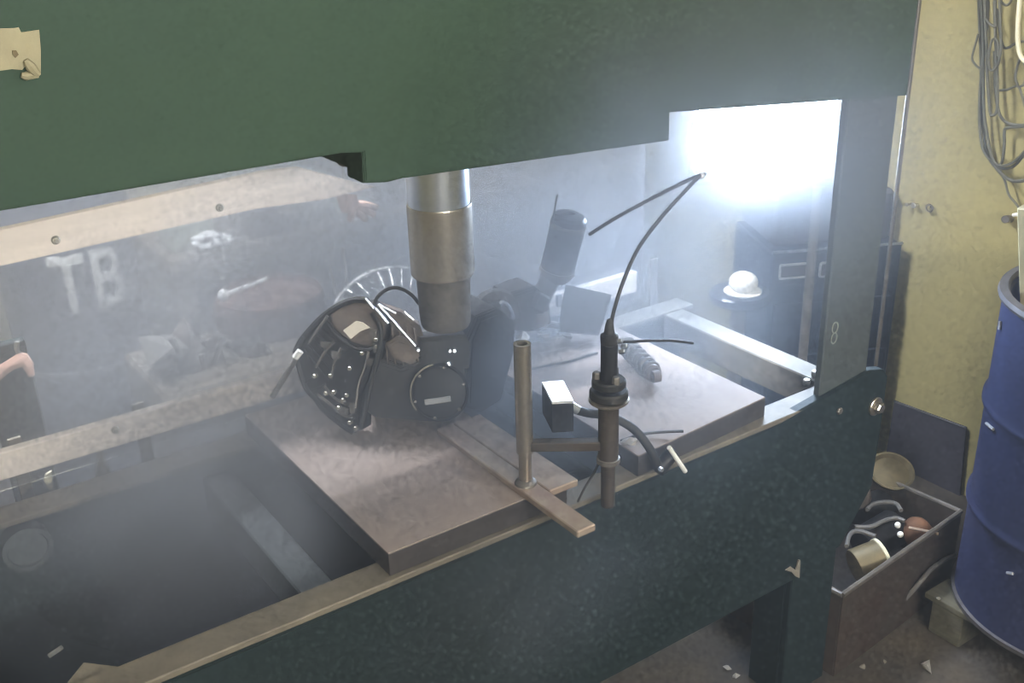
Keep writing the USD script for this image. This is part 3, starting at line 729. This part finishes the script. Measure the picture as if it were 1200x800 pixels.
# scrap heap behind the shield
sl = [(190, 412, .05, 'wire'), (215, 398, .045, 'alloy'), (232, 420, .05, 'dull'), (250, 405, .04, 'alloy'), (272, 418, .045, 'chip'), (208, 425, .04, 'dull'), (292, 425, .05, 'chip'), (300, 408, .045, 'alloy')]
names = ['grey wire-pale scrap lump at the left end of the heap', 'cast alloy scrap lump at the top left of the heap', 'dull dark scrap lump in the middle of the heap', 'small cast alloy scrap lump near the long bar', 'small pale stone-coloured scrap lump below the long bar', 'dull dark scrap lump at the lower left of the heap', 'pale scrap lump at the right end of the heap', 'cast alloy scrap lump at the upper right of the heap']
hb = box(.66, 1.14, 2.62, 3.0, 0, .60, .01)
one('scrap_crate', hb, 'bench_wood', 'wooden crate of metal scrap behind the shield', 'crate')
for k, (px, py, r, m_) in enumerate(sl):
    p = at(px, py, Y=2.78)
    one('scrap_lump', shard((p[0], p[1], max(p[2], .60)), r * 1.3, 90 + k, 12, .8), m_, names[k], 'scrap', smooth=False)
for k, (p0_, p1_, lab) in enumerate((((262, 395), (250, 428), 'long pale bar leaning upright on the scrap heap'), ((236, 415), (240, 432), 'short pale bar standing in the scrap heap'), ((200, 396), (210, 412), 'bent grey rod at the left of the scrap heap'))):
    one('scrap_bar', tube([at(*p0_, Y=2.68), at(*p1_, Y=2.68)], .008, 8, 0), 'wire', lab, 'scrap bar')
# pinkish cloth on the left
cl = [at(px, py, Y=2.5) for px, py in ((0, 428), (22, 414), (30, 416), (38, 426), (40, 440), (34, 442), (26, 430), (14, 434), (0, 446), (-30, 452), (-40, 440))]
one('cloth_rag', slab(cl, unit((-.2, -.9, .3)), .05, .01), 'pink', 'pinkish rag hanging at the far left behind the shield', 'rag')
one('rag_hook', tube([at(20, 400, Y=2.52), at(20, 410, Y=2.52), at(26, 418, Y=2.52)], .006, 6), 'wire', 'pale hook holding the pinkish rag', 'hook')
one('support_frame', cat(box(-.4, .12, 2.55, 2.58, .0, .03), box(at(8, 430, Y=2.56)[0] - .05, at(8, 430, Y=2.56)[0] + .05, 2.55, 2.58, .03, at(20, 400, Y=2.55)[2])), 'dark_green', 'dark upright post carrying the pinkish rag', 'post')

# ------------------------------------------------------------------ things behind the table at the right
P0 = at(905, 297, Y=2.1)
P1, P2 = at(985, 291, Z=P0[2]), at(868, 279, Z=P0[2])
d1, d2 = unit(P1 - P0), unit(P2 - P0)
d2 = unit(d2 - d1 * np.dot(d1, d2)) 
w1, w2 = .42, .34
cc = P0 + d1 * w1 / 2 + d2 * w2 / 2
tb = Thing('tool_cabinet', 'dark blue steel tool cabinet with pale label frames behind the table', 'cabinet', (cc[0], cc[1], 0))
body = tb.part('body', obox((cc[0], cc[1], P0[2] / 2), (d1, d2, EZ), (w1 / 2, w2 / 2, P0[2] / 2), .006), 'box_blue')
tb.part('top_trim', obox(P0 + d1 * w1 / 2 + EZ * .002, (d1, d2, EZ), (w1 / 2, .004, .004), .001), 'chrome')
n1 = -d2
for px0, px1, py in ((914, 947, 318), (961, 979, 316)):
    a, b = at_plane(px0, py, P0 + n1 * .003, n1), at_plane(px1, py - 1, P0 + n1 * .003, n1)
    h = .022
    ctr = (a + b) / 2; hw = np.linalg.norm(b - a) / 2
    fr_ = tb.part('label_frame', cat(*[obox(ctr + EZ * s * h, (d1, d2, EZ), (hw, .003, .0035), .0008) for s in (-1, 1)] + [obox(ctr + d1 * s * hw, (d1, d2, EZ), (.0035, .003, h), .0008) for s in (-1, 1)]), 'wire')
    tb.part('label_card', obox(ctr + n1 * -.001, (d1, d2, EZ), (hw * .95, .002, h * .9), .0005), 'box_violet', fr_)
for k, zz in enumerate((.08, .28, .46)):
    tb.part('drawer', obox(P0 * (1, 1, 0) + d1 * w1 / 2 + n1 * .004 + EZ * (zz + .07), (d1, d2, EZ), (w1 / 2 - .015, .006, .07), .003), 'box_blue')
uz = P0[2] + .002
uh = at(925, 241, Y=2.12)[2] - uz
uh = max(.16, min(uh, .3))
uc = cc + d2 * .02
ub_ = Thing('machine_case', 'dark grey machine case standing on the blue tool cabinet', 'case', (uc[0], uc[1], uz))
ub_.part('body', obox((uc[0], uc[1], uz + uh / 2), (d1, d2, EZ), (w1 * .46, w2 * .42, uh / 2), .012), 'box_violet')
ub_.part('handle', tube([uc * (1, 1, 0) + d1 * s + d2 * -.09 + EZ * (uz + uh + z) for s, z in ((-.10, -.002), (-.09, .03), (.03, .03), (.04, -.002))], .006, 8, 3), 'chrome')
for s in (.1,):
    ub_.part('latch', obox(uc * (1, 1, 0) + d1 * s + d2 * -(w2 * .42) + EZ * (uz + uh * .85), (d1, d2, EZ), (.012, .006, .014), .002), 'chrome')
# white cap on a stand
pc = at(877, 333, Y=2.02)
cp = Thing('stool', 'round topped stand carrying a white helmet beside the blue cabinet', 'stool', (pc[0], pc[1] + .03, 0))
cp.part('seat', cyl((pc[0], pc[1] + .03, pc[2] - .06), (pc[0], pc[1] + .03, pc[2] - .03), .09, 32, .006), 'box_blue')
cp.part('leg', cyl((pc[0], pc[1] + .03, .02), (pc[0], pc[1] + .03, pc[2] - .06), .02, 16), 'dull')
cp.part('base', lathe([(0, 0), (.11, 0), (.11, .01), (.03, .03), (0, .03)], (pc[0], pc[1] + .03, 0), EZ, 32), 'dull')
one('helmet', trimesh.util.concatenate([lump((pc[0], pc[1] + .02, pc[2]), (.042, .042, .032), 8, .06, 2), lathe([(0, 0), (.055, 0), (.056, .004), (0, .006)], (pc[0], pc[1] + .02, pc[2] - .029), EZ, 32)]), 'white', 'white helmet lying on the round stand behind the table', 'helmet')

# ------------------------------------------------------------------ right side: wall things, bin, drum
wp = Thing('wall_sheet', 'dark violet metal sheet standing against the right wall behind the bin', 'sheet', (2.79, 1.76, 0))
shp = [at(px, py, X=2.785) for px, py in ((1048, 470), (1132, 501), (1124, 585), (1036, 548))]
wp.part('sheet', slab(shp, -EX, .006), 'panel')
wp.part('edge', tube([shp[0], shp[1]], .004, 6, 0), 'box_violet')
for k, (px, py) in enumerate(((1068, 238), (1076, 239), (1092, 243))):
    p = at(px, py, X=RX1)
    lab = ('small screw hook on the right wall nearest the press', 'bright middle screw of three on the right wall', 'open ring hook of three on the right wall')[k]
    if k < 2:
        one('wall_screw', cat(cyl(p, p - (.022, 0, 0), .0035, 8), cyl(p - (.02, 0, 0), p - (.026, 0, 0), .009 if k else .006, 12)), 'screw', lab, 'screw')
    else:
        a = np.linspace(0, 2 * np.pi, 15)
        one('ring_hook', cat(tube([p - (.012, 0, 0) + (0, .011 * math.cos(t), .011 * math.sin(t)) for t in a], .003, 6, 0), cyl(p, p - (.012, 0, -.008), .003, 6)), 'dull', lab, 'hook')
p = at(1184, 256, X=RX1)
pg = Thing('wall_peg', 'dark wall peg with a pale tip below the cable bundle', 'peg', p)
q = at(1178, 257, X=RX1 - .09)
pg.part('peg', cyl(p, q, .011, 12), 'dull')
pg.part('tip', tube([at(1187, 252, X=RX1 - .06), at(1200, 250, X=RX1 - .06)], .005, 8, 0), 'white')

cb_ = Thing('cable_bundle', 'bundle of dark grey cables hanging in loops on the right wall', 'cables', at(1158, 0, X=2.76))
XW = 2.77
def strand(pts, r=.0052, d=0.0):
    r *= .8
    cb_.part('cable', tube([at(px, py, X=XW - d) for px, py in pts], r, 7), 'cable')
strand([(1146, -40), (1147, 10), (1149, 60), (1150, 110), (1152, 150), (1157, 180), (1166, 195), (1174, 190), (1177, 170), (1177, 155), (1180, 150), (1200, 148), (1230, 145)], d=.0)
strand([(1149, -40), (1150, 5), (1152, 45), (1152, 90), (1153, 130), (1158, 165), (1163, 186), (1170, 196), (1185, 196), (1198, 184), (1215, 160)], d=.012)
strand([(1154, -40), (1154, 10), (1156, 55), (1157, 90), (1160, 130), (1163, 135), (1168, 130), (1169, 110), (1168, 70), (1166, 30), (1165, -40)], d=.02)
strand([(1159, -40), (1157, 20), (1154, 50), (1151, 80), (1148, 110), (1148, 150), (1152, 175), (1162, 190)], d=.008)
strand([(1168, -40), (1166, 15), (1167, 30), (1160, 28), (1155, 22)], .0045, .026)
strand([(1170, -40), (1172, 20), (1173, 45), (1172, 65), (1168, 78), (1161, 82), (1158, 70), (1161, 52), (1165, 45), (1169, 50), (1170, 66)], .0045, .03)
strand([(1146, 40), (1142, 55), (1139, 68), (1143, 76), (1150, 82)], .0038, .01)
strand([(1165, 60), (1166, 100), (1169, 125), (1175, 140), (1188, 146), (1215, 146)], .005, .0)
strand([(1168, 10), (1172, 40), (1176, 55), (1183, 55), (1192, 50), (1210, 46)], .0042, .006)
strand([(1170, 106), (1180, 105), (1192, 101), (1197, 110), (1205, 140)], .0042, .01)
strand([(1193, 101), (1190, 90), (1193, 75), (1197, 68), (1202, 82), (1200, 98), (1194, 102)], .0042, .016)
strand([(1160, 185), (1170, 200), (1182, 210), (1196, 212), (1220, 205)], .0062, .014)
strand([(1171, 197), (1178, 214), (1182, 228), (1190, 238), (1197, 248)], .0042, .004)
strand([(1158, 170), (1165, 190), (1176, 194), (1190, 188), (1205, 172)], .0045, .022)
strand([(1174, -40), (1172, -5), (1176, 5), (1183, 4), (1188, -10), (1190, -40)], .0042, .02)
one('rope', tube([at(px, py, X=2.73) for px, py in ((1198, -40), (1195, 0), (1193, 30), (1193, 50), (1196, 65), (1203, 72), (1215, 68))], .0062, 8), 'cord', 'white rope hanging beside the dark cable bundle on the wall', 'rope')
tk = at(1158, -60, X=RX1)
one('cable_hook', cyl(tk, tk - (.08, 0, 0), .012, 12), 'dull', 'steel hook that carries the dark cable bundle', 'hook')

# pallet and drum
DB = .115
pal = Thing('pallet', 'grey wooden pallet on the floor under the blue drum', 'pallet', (2.43, .95, 0))
xs = np.linspace(2.14, 2.66, 5)
for k, x in enumerate(xs):
    pal.part('deck_board', box(x, x + .10, .52, 1.285, DB - .018, DB - .001, .002), 'wood')
for y in (.56, .88, 1.22):
    pal.part('bearer', box(2.145, 2.755, y - .045, y + .045, .001, DB - .0185, .003), 'wood')
p = at(1100, 701, Z=DB)
pal.part('nail', stud(p, EZ, .006, .002, 10), 'screw')
DC = np.array([2.395, 1.03])
DR, DH = .285, .83
dr_ = Thing('steel_drum', 'dark blue steel drum standing on the pallet at the right', 'drum', (DC[0], DC[1], DB))
pr = [(0, .008), (DR - .01, .008), (DR, 0), (DR + .004, .006), (DR, .016)]
for zc in (.275, .545):
    pr += [(DR - .002, zc - .02), (DR + .007, zc - .006), (DR + .007, zc + .006), (DR - .002, zc + .02)]
pr += [(DR - .002, DH - .02), (DR - .012, DH - .012), (DR - .02, DH - .02), (DR - .025, .05), (0, .05)]
dr_.part('shell', lathe(pr, (DC[0], DC[1], DB), EZ, 96), 'drum', smooth=40)
dr_.part('rim', lathe([(DR - .012, 0), (DR + .008, .0), (DR + .011, .008), (DR + .008, .018), (DR - .010, .02), (DR - .016, .012), (DR - .012, 0)], (DC[0], DC[1], DB + DH - .02), EZ, 96), 'drum_rim')
dr_.part('bottom_rim', lathe([(DR - .004, .0), (DR + .008, .0), (DR + .009, .012), (DR - .002, .014)], (DC[0], DC[1], DB), EZ, 96), 'drum_rim')
vd = unit(EYE * (1, 1, 0) - (DC[0], DC[1], 0))
def on_drum(px, py):
    """The nearest point of the drum's side that shows at a pixel."""
    d = ROT @ np.array([(px - 600) / F_PX, (py - 400) / F_PX, 1.0])
    o = EYE[:2] - DC
    a, b, c_ = d[:2] @ d[:2], 2 * o @ d[:2], o @ o - (DR + .002) ** 2
    t = (-b - math.sqrt(max(b * b - 4 * a * c_, 0))) / (2 * a)
    return EYE + t * d
for pl in ([(1192, 638), (1200, 642)], [(1180, 671), (1187, 672)], [(1172, 376), (1171, 386)], [(1156, 496), (1164, 503)]):
    q = [on_drum(*p) for p in pl]
    dr_.part('scuff', tube(q, .004, 6, 0), 'scuff')
zt = DB + DH
tq = np.array([*(DC + .225 * np.array([math.cos(2.1), math.sin(2.1)])), zt])
tt = at(1207, 240, Y=tq[1] + .02)
td = unit(tt - tq)
tb0 = tq - td * ((zt - DB - .06) / td[2])
pw = Thing('timber_offcut', 'pale yellow timber standing upright inside the blue drum', 'timber', tb0)
pw.part('timber', obox((tb0 + tt) / 2, (np.cross(td, EX), np.cross(td, np.cross(td, EX)), td), (.018, .024, np.linalg.norm(tt - tb0) / 2), .004), 'pale_wood')

# bin of scrap between the press and the wall
A, B, Cc = at(987, 697, Z=.25), at(1126, 599, Z=.25), at(1070, 561, Z=.25)
dx = unit(B - A)
dy = unit(np.array([-dx[1], dx[0], 0]))
W_, D_ = np.linalg.norm(B - A), .36
A0 = A
bn = Thing('scrap_trough', 'rusty steel trough of scrap between the press and the wall', 'trough', A0 * (1, 1, 0))
bc = A0 + dx * W_ / 2 + dy * D_ / 2
zb0, zt0 = .004, .25
def wall_(c, hx, hy): return obox((c[0], c[1], (zb0 + zt0) / 2), (dx, dy, EZ), (hx, hy, (zt0 - zb0) / 2), .001)
bn.part('front_side', wall_(A0 + dx * W_ / 2, W_ / 2, .003), 'trough')
bn.part('back_side', wall_(A0 + dx * W_ / 2 + dy * D_, W_ / 2, .003), 'trough')
bn.part('end_side', wall_(A0 + dy * D_ / 2 + dx * .003, .003, D_ / 2 - .003), 'trough')
bn.part('end_side', wall_(A0 + dx * W_ + dy * D_ / 2 - dx * .003, .003, D_ / 2 - .003), 'trough')
bn.part('trough_bottom', obox((bc[0], bc[1], .06), (dx, dy, EZ), (W_ / 2 - .006, D_ / 2 - .004, .004), .001), 'trough')
rim = [A0, A0 + dx * W_, A0 + dx * W_ + dy * D_, A0 + dy * D_, A0]
for i in range(4):
    bn.part('rim', tube([rim[i], rim[i + 1]], .007, 8, 0), 'trough_rim')
def inbin(px, py, z): return at(px, py, Z=z)
p = inbin(1044, 553, .27)
db = Thing('brass_dish', 'round tarnished brass dish on top of the scrap at the back of the trough', 'dish', p)
ax = unit((-.25, -.35, .9))
db.part('dish', lathe([(0, -.03), (.03, -.028), (.055, -.01), (.062, .006), (.064, .008), (.058, .008), (.05, -.002), (.02, .004), (0, .006)], p, ax, 40), 'brass')
q0, q1 = inbin(1002, 665, .2), inbin(1028, 655, .215)
bp = Thing('brass_pot', 'tarnished brass can lying at the front left of the trough', 'can', q0)
bp.part('body', lathe([(0, 0), (.046, 0), (.048, .004), (.048, .075), (.044, .075), (.04, .02), (0, .02)], q0, unit(q1 - q0), 32), 'brass')
bp.part('hoop', lathe([(.046, .068), (.051, .07), (.051, .078), (.046, .08)], q0, unit(q1 - q0), 32), 'cord')
one('rust_casting', lump(inbin(1078, 627, .19), (.045, .05, .05), 14, .2, 3), 'orange', 'orange rusty casting in the right part of the trough', 'casting')
one('grey_casting', lump(inbin(1008, 583, .24), (.035, .035, .04), 15, .25, 3), 'alloy', 'grey alloy lump at the press end of the trough', 'casting')
one('black_motor', cat(cyl(inbin(1010, 640, .17), inbin(1050, 616, .19), .05, 24, .006)), 'black', 'black cylindrical motor in the middle of the trough', 'motor')
one('black_motor', cat(cyl(inbin(1005, 600, .17), inbin(1042, 588, .17), .044, 24, .006)), 'rubber', 'black cylindrical motor at the back of the trough below the dish', 'motor')
for k, pl in enumerate(([(1016, 597), (1022, 591), (1036, 588), (1050, 590), (1056, 598)], [(1002, 617), (1020, 617), (1036, 610), (1050, 607), (1060, 610)], [(992, 640), (996, 626), (1006, 622), (1026, 628)])):
    one('scrap_cable', tube([inbin(px, py, .235) for px, py in pl], .006, 7), 'hose', ('grey cable arched at the back of the trough', 'grey cable lying across the middle of the trough', 'grey cable curled at the press end of the trough')[k], 'cable')
for k, (px, py) in enumerate(((1052, 615), (1055, 626))):
    one('bright_cap', lump(inbin(px, py, .245), .0085, 3 + k, .1), 'white', ('upper of two small bright caps in the trough', 'lower of two small bright caps in the trough')[k], 'cap')
one('copper_rod', tube([inbin(1065, 618, .235), inbin(1100, 625, .24)], .004, 6, 0), 'bar', 'thin reddish rod lying across the right part of the trough', 'rod')
one('inner_rod', tube([inbin(1067, 575, .22), inbin(1108, 602, .22)], .006, 6, 0), 'trough_rim', 'grey rod lying along the right end of the trough', 'rod')
one('floor_hose', tube([at(px, py, Z=z) for px, py, z in ((1020, 735, .01), (1045, 718, .03), (1064, 698, .09), (1078, 682, .13), (1092, 666, .14), (1108, 655, .14), (1120, 650, .13))], .006, 8), 'hose', 'thin grey hose on the floor in front of the trough', 'hose')

# small things on the floor and the table
for k, (px, py, r) in enumerate(((852, 784, .007), (861, 793, .006), (1010, 781, .006), (1085, 785, .012), (1037, 776, .005))):
    p = at(px, py, Z=0)
    labs_ = ['pale chip on the floor in front of the press, left of its pair', 'pale chip on the floor in front of the press, right of its pair', 'small pale chip on the floor left of the pallet', 'largest pale chip on the floor, nearest the pallet', 'smallest pale chip on the floor below the trough']
    one('floor_chip', shard(p + (0, 0, r * .5), r * 1.5, 60 + k, 9, .5), 'chip', labs_[k], 'chip', smooth=False)
v = [at(px, py, Y=YF - .012) for px, py in ((921, 668), (927, 664), (933, 668), (936, 656), (938, 656), (937, 677), (932, 675), (928, 670))]
one('torn_sticker', slab(v, -EY, .003), 'chip', 'torn pale V shaped sticker low on the press front', 'sticker')
tp_ = [at(px, py, Y=YF - .002) for px, py in ((-30, 34), (17, 33), (22, 32), (25, 38), (46, 35), (48, 60), (48, 88), (42, 84), (33, 74), (26, 82), (14, 81), (0, 83), (-30, 90))]
tape = Thing('tape_patch', 'torn beige masking tape stuck on the green beam at the upper left', 'tape', tp_[0])
tape.part('tape', slab(tp_, -EY, .0022), 'tape')
tape.part('stain', slab([at(px, py, Y=YF - .0035) for px, py in ((14, 59), (19, 59), (22, 64), (18, 68), (15, 64))], -EY, .001), 'tape_hole')
tape.part('curl', tube([at(px, py, Y=YF - .008) for px, py in ((30, 70), (36, 78), (41, 84), (46, 88))], [.003, .006, .005, .003], 8), 'tape')
tape.part('curl', tube([at(px, py, Y=YF - .006) for px, py in ((25, 88), (31, 89), (45, 88))], [.003, .005, .003], 8), 'tape')

# ------------------------------------------------------------------ smoke
one('haze', box(RX0 + .01, RX1 - .01, RY0 + .01, RY1 - .01, .005, RH - .01, 0), 'haze', 'thin bluish smoke haze filling the whole workshop', 'smoke', kind='stuff', smooth=False)
def smoke(name, label, c, rad, lo, hi, scale, edge=0.35):
    """An ellipsoid of smoke, thinning to nothing at its skin, curled by noise."""
    c, rad = np.array(c), np.array(rad)
    m = usdkit.material(stage, '/World/Looks/' + name + '_air', {
        "g": ("geometry", {}), "n": ("noise_texture", {"scale": scale, "detail": 3.0, "roughness": 0.55, "distortion": 0.6}),
        "mr": ("map_range", {"range_type": "smoothstep", "from_min": 0.38, "from_max": 0.70, "to_min": lo, "to_max": hi, "clamp": True}),
        "c": ("vector_math", {"math_type": "subtract", "vector2": tuple(c)}),
        "s": ("vector_math", {"math_type": "multiply", "vector2": tuple(1 / rad)}),
        "l": ("vector_math", {"math_type": "length"}),
        "fo": ("map_range", {"range_type": "smoothstep", "from_min": edge, "from_max": 1.0, "to_min": 1.0, "to_max": 0.0, "clamp": True}),
        "m": ("math", {"math_type": "multiply"}),
        "v": ("principled_volume", {"color": (0.87, 0.92, 0.99), "anisotropy": 0.35})},
        [("g.position", "n.vector"), ("n.fac", "mr.value"), ("g.position", "c.vector1"), ("c.vector", "s.vector1"), ("s.vector", "l.vector1"),
         ("l.value", "fo.value"), ("mr.result", "m.value1"), ("fo.result", "m.value2"), ("m.value", "v.density")], volume="v.volume")
    e = trimesh.creation.icosphere(2, 1.0)
    v = np.array(e.vertices) * rad * 1.04 + c
    v[:, 2] = np.maximum(v[:, 2], .012)
    one(name, trimesh.Trimesh(v, e.faces, process=False), m, label, 'smoke', kind='stuff', smooth=False)


smoke('smoke_cloud', 'thick drifting smoke round the engine and over the table', (.88, 1.76, .88), (1.05, .74, .60), .8, SMOKE, 3.2)
smoke('lamp_halo_smoke', 'dense smoke added round the floodlight for a glowing halo', (1.82, 1.66, 1.27), (.36, .33, .25), .8, 2.0, 4.0, .1)  # small dense puff, shaped to give the lamp its halo
smoke('bay_smoke', 'thin smoke sinking into the open left bay of the table', (.50, 1.60, .86), (.36, .30, .20), 1.2, 2.6, 4.0, .1)
smoke('front_smoke', 'bluish smoke spilling over the table front under the left plate', (.74, 1.12, .80), (.38, .16, .20), .4, 1.6, 4.5, .1)
smoke('drift_smoke', 'thin smoke drifting out past the front of the green beam', (.95, .88, 1.58), (.45, .30, .32), 1.0, 2.2, 4.0, .2)
smoke('smoke_bank', 'pale bank of smoke behind the plastic shield', (1.35, 3.30, .80), (1.95, 1.05, 1.15), BANK * .7, BANK * 1.5, 1.6, .55)
